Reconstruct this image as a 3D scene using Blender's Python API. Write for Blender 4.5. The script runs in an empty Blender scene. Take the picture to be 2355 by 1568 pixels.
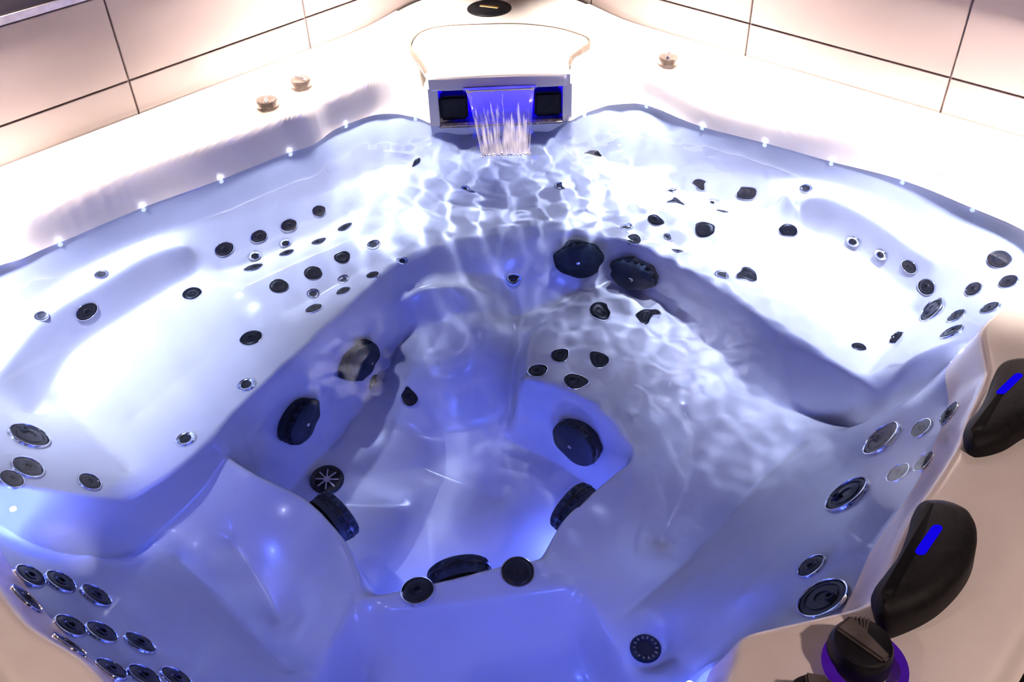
import bpy, bmesh, math, random
import numpy as np
from mathutils import Vector, Matrix

# ================================================================ camera, light, exposure
scene = bpy.context.scene
COL = scene.collection
scene.view_settings.view_transform = 'Standard'
scene.view_settings.look = 'None'
scene.view_settings.exposure = 0.2
scene.view_settings.gamma = 1.0
scene.view_settings.use_curve_mapping = False
scene.cycles.max_bounces = 5
scene.cycles.transmission_bounces = 3
scene.cycles.diffuse_bounces = 2
scene.cycles.glossy_bounces = 2
scene.cycles.adaptive_threshold = 0.6
scene.cycles.caustics_reflective = False

CEIL = 1.20          # heights are measured from the top of the tub rim
FLOOR = -0.92
ZW = -0.11           # water level

cam_data = bpy.data.cameras.new('camera')
cam_data.sensor_width = 36.0
cam_data.lens = 36.0*2114.1/2355.0
cam_data.clip_start = 0.02
cam = bpy.data.objects.new('camera', cam_data)
COL.objects.link(cam)
R_, U_, F_ = Vector((-0.682214, 0.730649, -0.027147)), Vector((-0.480711, -0.42025, 0.769615)), Vector((-0.55091, -0.538092, -0.637931))
cam.matrix_world = Matrix(((R_.x,U_.x,-F_.x,2.21889),(R_.y,U_.y,-F_.y,2.21655),(R_.z,U_.z,-F_.z,1.03739),(0,0,0,1)))
scene.camera = cam

world = bpy.data.worlds.new('world'); scene.world = world
world.use_nodes = True
world.node_tree.nodes['Background'].inputs[0].default_value = (1.0, .93, .88, 1)
world.node_tree.nodes['Background'].inputs[1].default_value = 0.05

WARM = (1.0, 0.86, 0.76)
# x, y, strength, beam spread in degrees
DOWNLIGHTS = [(.80,.07,.95,58), (.07,.92,.95,58), (1.88,.07,1.0,62), (.07,1.72,1.0,62), (2.95,1.35,.32,130), (1.35,2.95,.32,130)]
LAMP_W = 27.0

# ================================================================ helpers
def tag(o, label=None, cat=None, group=None, kind=None):
    if label: o['label'] = label
    if cat: o['category'] = cat
    if group: o['group'] = group
    if kind: o['kind'] = kind
    return o
def empty(name, loc=(0,0,0)):
    o = bpy.data.objects.new(name, None); COL.objects.link(o); o.location = loc; o.empty_display_size = .1
    return o
def put(name, me, mat=None, parent=None, mw=None):
    o = bpy.data.objects.new(name, me); COL.objects.link(o)
    if mat is not None and not me.materials: me.materials.append(mat)
    if parent is not None:
        o.parent = parent
        o.matrix_parent_inverse = world_of(parent).inverted()
    if mw is not None:
        WORLD[o.name] = mw
        o.matrix_basis = mw
    else: WORLD[o.name] = Matrix.Identity(4)
    return o
WORLD = {}
def world_of(o):
    if o.name in WORLD: return WORLD[o.name]
    return Matrix.Translation(o.location)
def mesh_from(name, v, f, smooth=True):
    me = bpy.data.meshes.new(name); me.from_pydata([tuple(map(float,p)) for p in v], [], [tuple(map(int,q)) for q in f]); me.update()
    if smooth:
        me.polygons.foreach_set('use_smooth', [True]*len(me.polygons))
    return me
def bm_mesh(name, bm, smooth=False, angle=None):
    bmesh.ops.recalc_face_normals(bm, faces=bm.faces)
    me = bpy.data.meshes.new(name); bm.to_mesh(me); bm.free()
    if smooth:
        me.polygons.foreach_set('use_smooth', [True]*len(me.polygons))
        if angle is not None: me.set_sharp_from_angle(angle=math.radians(angle))
    return me
def add_box(bm, lo, hi, M=None):
    vs = [bm.verts.new((x,y,z)) for x in (lo[0],hi[0]) for y in (lo[1],hi[1]) for z in (lo[2],hi[2])]
    if M is not None:
        for v in vs: v.co = M @ v.co
    for q in ((0,1,3,2),(4,6,7,5),(0,4,5,1),(2,3,7,6),(0,2,6,4),(1,5,7,3)): bm.faces.new([vs[i] for i in q])
    return vs
def lathe(name, prof, seg=24, smooth=True, angle=40, close=True):
    bm = bmesh.new(); rings = []
    for r,z in prof:
        if r < 1e-6: rings.append([bm.verts.new((0,0,z))])
        else: rings.append([bm.verts.new((r*math.cos(2*math.pi*k/seg), r*math.sin(2*math.pi*k/seg), z)) for k in range(seg)])
    for a,b in zip(rings[:-1],rings[1:]):
        for k in range(seg):
            k2 = (k+1)%seg
            if len(a)==1 and len(b)==1: continue
            if len(a)==1: bm.faces.new((a[0],b[k],b[k2]))
            elif len(b)==1: bm.faces.new((a[k],b[0],a[k2]))
            else: bm.faces.new((a[k],b[k],b[k2],a[k2]))
    return bm_mesh(name, bm, smooth, angle)
def frame_to(n, loc, scale=1.0, spin=0.0):
    n = Vector(n).normalized(); t = Vector((0,0,1)) if abs(n.z)<.95 else Vector((1,0,0))
    x = t.cross(n).normalized(); y = n.cross(x)
    if spin: x, y = x*math.cos(spin)+y*math.sin(spin), y*math.cos(spin)-x*math.sin(spin)
    s = scale
    return Matrix(((x.x*s,y.x*s,n.x*s,loc[0]),(x.y*s,y.y*s,n.y*s,loc[1]),(x.z*s,y.z*s,n.z*s,loc[2]),(0,0,0,1)))

# ---------------------------------------------------------------- materials
def mat(name, col, rough=.5, metal=0.0, coat=0.0, spec=.5, emit=None, estr=0.0):
    m = bpy.data.materials.new(name); m.use_nodes = True; b = m.node_tree.nodes['Principled BSDF']
    b.inputs['Base Color'].default_value = (*col,1); b.inputs['Roughness'].default_value = rough
    b.inputs['Metallic'].default_value = metal; b.inputs['Coat Weight'].default_value = coat
    b.inputs['Coat Roughness'].default_value = .05; b.inputs['Specular IOR Level'].default_value = spec
    if emit: b.inputs['Emission Color'].default_value = (*emit,1); b.inputs['Emission Strength'].default_value = estr
    return m
def noisy(m, scale, c1, c2, detail=3, bump=0.0, bscale=None, lo=.35, hi=.65):
    nt = m.node_tree; b = nt.nodes['Principled BSDF']
    tc = nt.nodes.new('ShaderNodeTexCoord'); n = nt.nodes.new('ShaderNodeTexNoise'); n.inputs['Scale'].default_value = scale; n.inputs['Detail'].default_value = detail
    r = nt.nodes.new('ShaderNodeValToRGB'); r.color_ramp.elements[0].color = (*c1,1); r.color_ramp.elements[1].color = (*c2,1)
    r.color_ramp.elements[0].position = lo; r.color_ramp.elements[1].position = hi
    nt.links.new(tc.outputs['Object'], n.inputs['Vector']); nt.links.new(n.outputs['Fac'], r.inputs[0]); nt.links.new(r.outputs[0], b.inputs['Base Color'])
    if bump:
        n2 = nt.nodes.new('ShaderNodeTexNoise'); n2.inputs['Scale'].default_value = bscale or scale*4; n2.inputs['Detail'].default_value = 2
        bp = nt.nodes.new('ShaderNodeBump'); bp.inputs['Strength'].default_value = bump; bp.inputs['Distance'].default_value = .002
        nt.links.new(tc.outputs['Object'], n2.inputs['Vector']); nt.links.new(n2.outputs['Fac'], bp.inputs['Height']); nt.links.new(bp.outputs[0], b.inputs['Normal'])
    return m
M = {}
M['acrylic'] = noisy(mat('pearl_acrylic', (.80,.76,.73), .22, coat=.35), 7, (.78,.735,.705), (.84,.80,.775), detail=4)
M['tile'] = noisy(mat('beige_tile', (.72,.62,.57), .28), 1.7, (.275,.225,.22), (.32,.265,.255), bump=.02, bscale=40)
M['grout'] = noisy(mat('brown_grout', (.30,.22,.20), .9), 60, (.27,.19,.17), (.34,.25,.23))
M['chrome'] = noisy(mat('chrome', (.78,.78,.82), .12, metal=1.0), 30, (.74,.74,.78), (.82,.82,.86))
M['black'] = noisy(mat('black_plastic', (.008,.008,.010), .35, spec=.25), 40, (.005,.005,.008), (.012,.012,.016))
M['dark'] = noisy(mat('charcoal_plastic', (.018,.026,.04), .5, spec=.2), 60, (.014,.021,.033), (.024,.034,.05))
M['hole'] = noisy(mat('nozzle_bore', (.004,.004,.006), .6), 40, (.003,.003,.005), (.006,.006,.008))
M['foam'] = noisy(mat('headrest_foam', (.008,.007,.009), .6, spec=.2), 90, (.006,.005,.007), (.011,.010,.012), bump=.15, bscale=400)
M['trim'] = noisy(mat('brushed_trim', (.62,.56,.58), .35, metal=.6), 50, (.56,.50,.52), (.68,.62,.64))
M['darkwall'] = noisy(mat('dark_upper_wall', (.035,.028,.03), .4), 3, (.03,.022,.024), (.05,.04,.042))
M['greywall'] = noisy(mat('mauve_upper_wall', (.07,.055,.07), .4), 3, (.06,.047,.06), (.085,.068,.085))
M['floor'] = noisy(mat('dark_floor', (.012,.012,.013), .4), 9, (.009,.009,.01), (.018,.017,.018))
M['plaster'] = noisy(mat('taupe_plaster', (.20,.17,.16), .8), 12, (.18,.15,.14), (.22,.19,.18))
M['skirt'] = noisy(mat('tub_skirt', (.08,.06,.05), .5), 14, (.06,.045,.04), (.10,.08,.07))
M['bronze'] = noisy(mat('bronze_chrome', (.32,.26,.24), .22, metal=.9), 60, (.26,.21,.19), (.40,.33,.30))
M['gold'] = noisy(mat('gold_print', (.75,.42,.12), .35, metal=.7), 30, (.70,.38,.10), (.80,.48,.16))
M['bluecase'] = noisy(mat('blue_tinted_plastic', (.03,.03,.42), .3), 20, (.02,.02,.36), (.04,.04,.50))
def glow(name, col, s):
    m = mat(name, (.004,.004,.006), .9, spec=0.0, emit=col, estr=s); m.cycles.emission_sampling = 'NONE'; return m
M['blueglow'] = glow('blue_light_strip', (.006,.0,1.0), 2.2)
M['pillowglow'] = glow('headrest_light', (.005,.0,1.0), .65)
M['dot'] = glow('waterline_led', (.75,.78,1.0), 14.0)
M['lens'] = glow('underwater_led', (.75,.75,1.0), 9.0)
M['violet'] = glow('violet_collar', (.18,.02,.8), .22)
# clear water
def water_mat():
    m = bpy.data.materials.new('clear_water'); m.use_nodes = True; nt = m.node_tree; nt.nodes.clear()
    o = nt.nodes.new('ShaderNodeOutputMaterial'); g = nt.nodes.new('ShaderNodeBsdfGlass')
    g.inputs['IOR'].default_value = 1.333; g.inputs['Roughness'].default_value = 0.0; g.inputs['Color'].default_value = (.62,.735,1.0,1)
    nt.links.new(g.outputs[0], o.inputs[0]); return m
M['water'] = water_mat()
def fall_mat():
    m = bpy.data.materials.new('falling_water'); m.use_nodes = True; nt = m.node_tree; nt.nodes.clear()
    o = nt.nodes.new('ShaderNodeOutputMaterial')
    g = nt.nodes.new('ShaderNodeBsdfGlossy'); g.inputs['Roughness'].default_value = .04; g.inputs['Color'].default_value = (1,1,1,1)
    t = nt.nodes.new('ShaderNodeBsdfTransparent'); t.inputs['Color'].default_value = (.93,.93,1,1)
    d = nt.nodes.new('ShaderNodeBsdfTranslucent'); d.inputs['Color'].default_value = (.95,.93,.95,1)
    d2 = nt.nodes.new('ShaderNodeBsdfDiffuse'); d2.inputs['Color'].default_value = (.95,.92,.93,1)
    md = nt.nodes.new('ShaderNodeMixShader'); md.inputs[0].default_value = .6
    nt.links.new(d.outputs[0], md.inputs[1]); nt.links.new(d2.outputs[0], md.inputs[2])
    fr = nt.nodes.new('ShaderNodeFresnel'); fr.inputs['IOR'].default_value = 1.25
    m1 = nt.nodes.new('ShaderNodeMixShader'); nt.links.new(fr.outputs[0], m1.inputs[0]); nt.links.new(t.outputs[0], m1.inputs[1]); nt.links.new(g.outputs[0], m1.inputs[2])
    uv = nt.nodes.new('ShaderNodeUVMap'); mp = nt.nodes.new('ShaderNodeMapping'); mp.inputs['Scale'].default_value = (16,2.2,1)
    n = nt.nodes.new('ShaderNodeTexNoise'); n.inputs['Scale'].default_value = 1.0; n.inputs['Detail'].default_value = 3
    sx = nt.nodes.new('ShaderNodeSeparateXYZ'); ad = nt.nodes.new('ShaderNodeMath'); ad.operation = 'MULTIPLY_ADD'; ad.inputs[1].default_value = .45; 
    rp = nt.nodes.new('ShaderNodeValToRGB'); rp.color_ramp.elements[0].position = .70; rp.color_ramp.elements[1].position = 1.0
    rp.color_ramp.elements[0].color = (.04,.04,.04,1); rp.color_ramp.elements[1].color = (.75,.75,.75,1)  # bright streaks of reflected light put into the sheet as white noise
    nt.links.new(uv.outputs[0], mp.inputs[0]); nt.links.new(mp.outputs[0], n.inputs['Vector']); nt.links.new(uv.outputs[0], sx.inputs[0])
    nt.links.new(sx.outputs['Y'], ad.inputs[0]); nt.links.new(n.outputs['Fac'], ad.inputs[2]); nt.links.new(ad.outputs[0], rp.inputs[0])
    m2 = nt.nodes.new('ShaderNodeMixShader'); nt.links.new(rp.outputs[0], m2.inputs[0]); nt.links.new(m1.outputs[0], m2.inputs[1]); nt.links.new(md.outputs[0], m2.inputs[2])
    nt.links.new(m2.outputs[0], o.inputs[0]); return m
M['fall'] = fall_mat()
M['gasket'] = noisy(mat('brown_gasket', (.10,.07,.055), .7), 60, (.085,.06,.045), (.12,.085,.065))
M['bubble'] = noisy(mat('white_foam', (.9,.9,.94), .35), 60, (.86,.86,.92), (.95,.95,.98))

# ================================================================ the room
def slab(name, lo, hi, material, parent=None):
    bm = bmesh.new(); add_box(bm, lo, hi); return put(name, bm_mesh(name, bm), material, parent)
RX = 4.4
w = slab('floor', (-.1,-.1,FLOOR-.1), (RX,RX,FLOOR), M['floor']); tag(w, kind='structure', label='dark floor under the hot tub')
w = slab('ceiling', (-.1,-.1,CEIL), (RX,RX,CEIL+.1), M['plaster']); tag(w, kind='structure', label='taupe plaster ceiling above the tub')
wl = slab('wall_left', (-.1,-.12,FLOOR), (RX,-.018,CEIL), M['grout']); tag(wl, kind='structure', label='tiled wall behind the left edge of the tub')
wr = slab('wall_right', (-.12,-.018,FLOOR), (-.018,RX,CEIL), M['grout']); tag(wr, kind='structure', label='tiled wall behind the right edge of the tub')
w = slab('wall_front', (RX-.1,-.018,FLOOR), (RX,RX,CEIL), M['plaster']); tag(w, kind='structure', label='plain wall across the room')
w = slab('wall_back', (-.018,RX-.1,FLOOR), (RX-.1,RX,CEIL), M['plaster']); tag(w, kind='structure', label='plain wall behind the camera')
TW, ZG, ZT = .5519, .0904, .3023
def tile_mesh(a, b, h):
    bm = bmesh.new(); g = .0022
    add_box(bm, (a+g,-.0185,-h/2+g), (b-g,-.010,h/2-g))
    bmesh.ops.bevel(bm, geom=[e for e in bm.edges if all(v.co.y>-.012 for v in e.verts)], offset=.0012, segments=2, affect='EDGES')
    return bm_mesh('tile', bm)
def tile_wall(wall, first, axis):
    h = ZT-ZG
    full = tile_mesh(0, TW, h)
    cuts = [first-TW*k for k in range(0,6) if first-TW*k > 0.0]
    start = cuts[-1]
    rows = [ZG-h/2-h, ZG-h/2, ZG+h/2]
    ends = []
    a = start
    while a < RX-.3: ends.append(a); a += TW
    part = tile_mesh(0, start, h)
    for zc in rows:
        for s,me in [(0.0,part)]+[(e,full) for e in ends[:-1]]:
            if axis=='x': mw = Matrix.Translation((s,0,zc))
            else: mw = Matrix(((0,1,0,0),(1,0,0,s),(0,0,1,zc),(0,0,0,1)))
            put('tile', me, M['tile'], wall, mw)
tile_wall(wl, 1.286, 'x')
tile_wall(wr, 1.5347, 'y')
t = slab('trim_1', (0,-.018,ZT+.003), (RX-.1,-.004,ZT+.020), M['trim']); tag(t, kind='structure', label='slim metal edge strip along the top of the left tiles')
t = slab('trim_2', (-.018,0,ZT+.003), (-.004,RX-.1,ZT+.020), M['trim']); tag(t, kind='structure', label='slim edge strip along the top of the right tiles')
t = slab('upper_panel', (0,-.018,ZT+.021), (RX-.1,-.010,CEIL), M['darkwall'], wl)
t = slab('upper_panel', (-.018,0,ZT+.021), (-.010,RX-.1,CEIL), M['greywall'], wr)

# wall-side downlights seen as glints on water; last pair added to brighten near rim
ring_me = lathe('downlight_ring', [(.047,-.0),(.047,-.012),(.052,-.016),(.062,-.012),(.066,0.0)], 32)
can_me = lathe('downlight_can', [(.0,-.001),(.047,-.001)], 32)
DL_TXT = ['recessed round ceiling downlight above the left rim knobs', 'recessed round ceiling downlight above the right rim knob',
          'recessed round ceiling downlight at the far left of the tub', 'recessed round ceiling downlight above the right lounger',
          'unseen ceiling fill light added in the room left of the tub', 'unseen ceiling fill light added in the room right of the tub']
for i,(x,y,k,sp) in enumerate(DOWNLIGHTS):
    e = empty('ceiling_downlight', (x,y,CEIL)); tag(e, DL_TXT[i], 'downlight', 'recessed ceiling downlights over the tub')
    put('trim_ring', ring_me, M['chrome'], e, Matrix.Translation((x,y,CEIL)))
    put('reflector', can_me, M['plaster'], e, Matrix.Translation((x,y,CEIL)))
    l = bpy.data.lights.new('downlight_lamp','AREA'); l.shape = 'DISK'; l.size = .09; l.energy = LAMP_W*k; l.color = WARM if i < 4 else (1.0,.73,.63); l.spread = math.radians(sp)
    lo = bpy.data.objects.new('lamp', l); COL.objects.link(lo); lo.location = (x,y,CEIL-.006)
    l.cycles.is_caustics_light = True

# ================================================================ the hot tub
# ---------------------------------------------------------------- tub height field
GN = 641
GS = 0.0035
def catmull(P, closed=False, step=0.004):
    P = np.array(P, float); n = len(P); out = []
    if n == 1: return P
    rng = range(n if closed else n-1)
    for i in rng:
        if closed: a,b,c,d = P[i-1],P[i],P[(i+1)%n],P[(i+2)%n]
        else: a,b,c,d = P[max(i-1,0)],P[i],P[i+1],P[min(i+2,n-1)]
        L = np.linalg.norm(c[:2]-b[:2]); m = max(2,int(L/step)+1)
        # centripetal style tangents keep corners from overshooting
        t = np.linspace(0,1,m,endpoint=False)[:,None]
        l0 = max(np.linalg.norm(b[:2]-a[:2]),1e-6); l2 = max(np.linalg.norm(d[:2]-c[:2]),1e-6); L_ = max(L,1e-6)
        m1 = (c-a)*L_/(L_+l0); m2 = (d-b)*L_/(L_+l2)
        h00 = 2*t**3-3*t**2+1; h10 = t**3-2*t**2+t; h01 = -2*t**3+3*t**2; h11 = t**3-t**2
        out.append(h00*b+h10*m1+h01*c+h11*m2)
    if not closed: out.append(P[-1:])
    return np.concatenate(out)
def box_blur(A, r):
    K = np.exp(-0.5*(np.arange(-3*r-1,3*r+2)/max(r,.1))**2) if isinstance(r,int) else np.exp(-0.5*(np.arange(-int(3*r)-1,int(3*r)+2)/r)**2)
    K /= K.sum(); h = len(K)//2
    B = np.pad(A,((h,h),(0,0)),mode='edge'); A = sum(k*B[i:i+A.shape[0]] for i,k in enumerate(K))
    B = np.pad(A,((0,0),(h,h)),mode='edge'); A = sum(k*B[:,i:i+A.shape[1]] for i,k in enumerate(K))
    return A
def solve_once(lines, ox, oy):
    S = np.zeros((GN,GN)); W = np.zeros((GN,GN))
    for closed, pts in lines:
        Q = catmull(pts, closed, 0.0015)
        i = np.clip(np.rint(Q[:,0]/GS+ox).astype(int),0,GN-1); j = np.clip(np.rint(Q[:,1]/GS+oy).astype(int),0,GN-1)
        np.add.at(S,(i,j),Q[:,2]); np.add.at(W,(i,j),1.0)
    Z = None
    for k in (16,8,4,2,1):
        n = (GN-1)//k+1
        ii = np.minimum(np.arange(GN)//k if k>1 else np.arange(GN), n-1)
        I,J = np.meshgrid(ii,ii,indexing='ij')
        s = np.zeros((n,n)); w = np.zeros((n,n))
        np.add.at(s,(I,J),S); np.add.at(w,(I,J),W)
        fix = w>0; val = np.where(fix,s/np.maximum(w,1e-9),0)
        if Z is None: Z = np.where(fix,val,-0.3)
        else:
            x = np.clip(np.linspace(0,Z.shape[0]-1,n),0,Z.shape[0]-1); a = np.floor(x).astype(int); b = np.minimum(a+1,Z.shape[0]-1); f = (x-a)
            Z = Z[a]*(1-f)[:,None]+Z[b]*f[:,None]; Z = Z[:,a]*(1-f)[None,:]+Z[:,b]*f[None,:]
        Z[fix] = val[fix]
        for it in range(400 if k>4 else 110):
            P = np.pad(Z,1,mode='edge')
            Y = .25*(P[:-2,1:-1]+P[2:,1:-1]+P[1:-1,:-2]+P[1:-1,2:])
            Z = np.where(fix,val,Z+1.0*(Y-Z))
    return Z
def solve_height(lines):
    # average of three solutions on sub-cell shifted grids: removes raster steps along the walls
    T = 0
    for ox,oy in ((0,0),(.333,.667),(.667,.333)):
        Z = np.pad(solve_once(lines,ox,oy),((0,1),(0,1)),mode='edge')
        Z = Z[:-1]*(1-ox)+Z[1:]*ox; Z = Z[:,:-1]*(1-oy)+Z[:,1:]*oy
        T = T+Z/3
    return T
def finish_height(Z):
    Z = box_blur(Z,1.5)
    g = np.arange(GN)*GS; X,Y = np.meshgrid(g,g,indexing='ij')
    # smooth dome on the foot-well floor beside the lounger
    r = np.hypot(X-1.065,Y-0.86); Z = Z+.12*np.exp(-(r/0.15)**4)*np.clip((-.5-Z)/.1,0,1)
    # raised bead along the two wall-side edges, raised corner deck round the waterfall cap
    def bead(d,c,wd,h): return h*np.exp(-((d-c)/wd)**4)
    Z += bead(Y,.022,.016,.012)*np.clip((X-.41)/.012,0,1)*(X>.0)*np.clip((2.2-X)/.03,0,1)
    Z += bead(X,.022,.016,.012)*np.clip((Y-.43)/.012,0,1)*np.clip((2.2-Y)/.03,0,1)
    ee=(Y-X)/2**.5; nn=(X+Y)/2**.5; sg=lambda t: 1/(1+np.exp(-np.clip(t,-40,40)))
    Z += .031*np.exp(-((ee-.015)/.33)**6)*sg((.735-nn)/.008)*sg((nn-.16)/.03)*np.clip((Z+.03)/.02,0,1)
    return Z
def sample(Z,x,y):
    u = np.clip(x/GS,0,GN-1.001); v = np.clip(y/GS,0,GN-1.001); i=int(u); j=int(v); a=u-i; b=v-j
    return Z[i,j]*(1-a)*(1-b)+Z[i+1,j]*a*(1-b)+Z[i,j+1]*(1-a)*b+Z[i+1,j+1]*a*b
def normal_at(Z,x,y,h=.012):
    gx=(sample(Z,x+h,y)-sample(Z,x-h,y))/(2*h); gy=(sample(Z,x,y+h)-sample(Z,x,y-h))/(2*h)
    n=np.array([-gx,-gy,1.0]); return n/np.linalg.norm(n)

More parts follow.
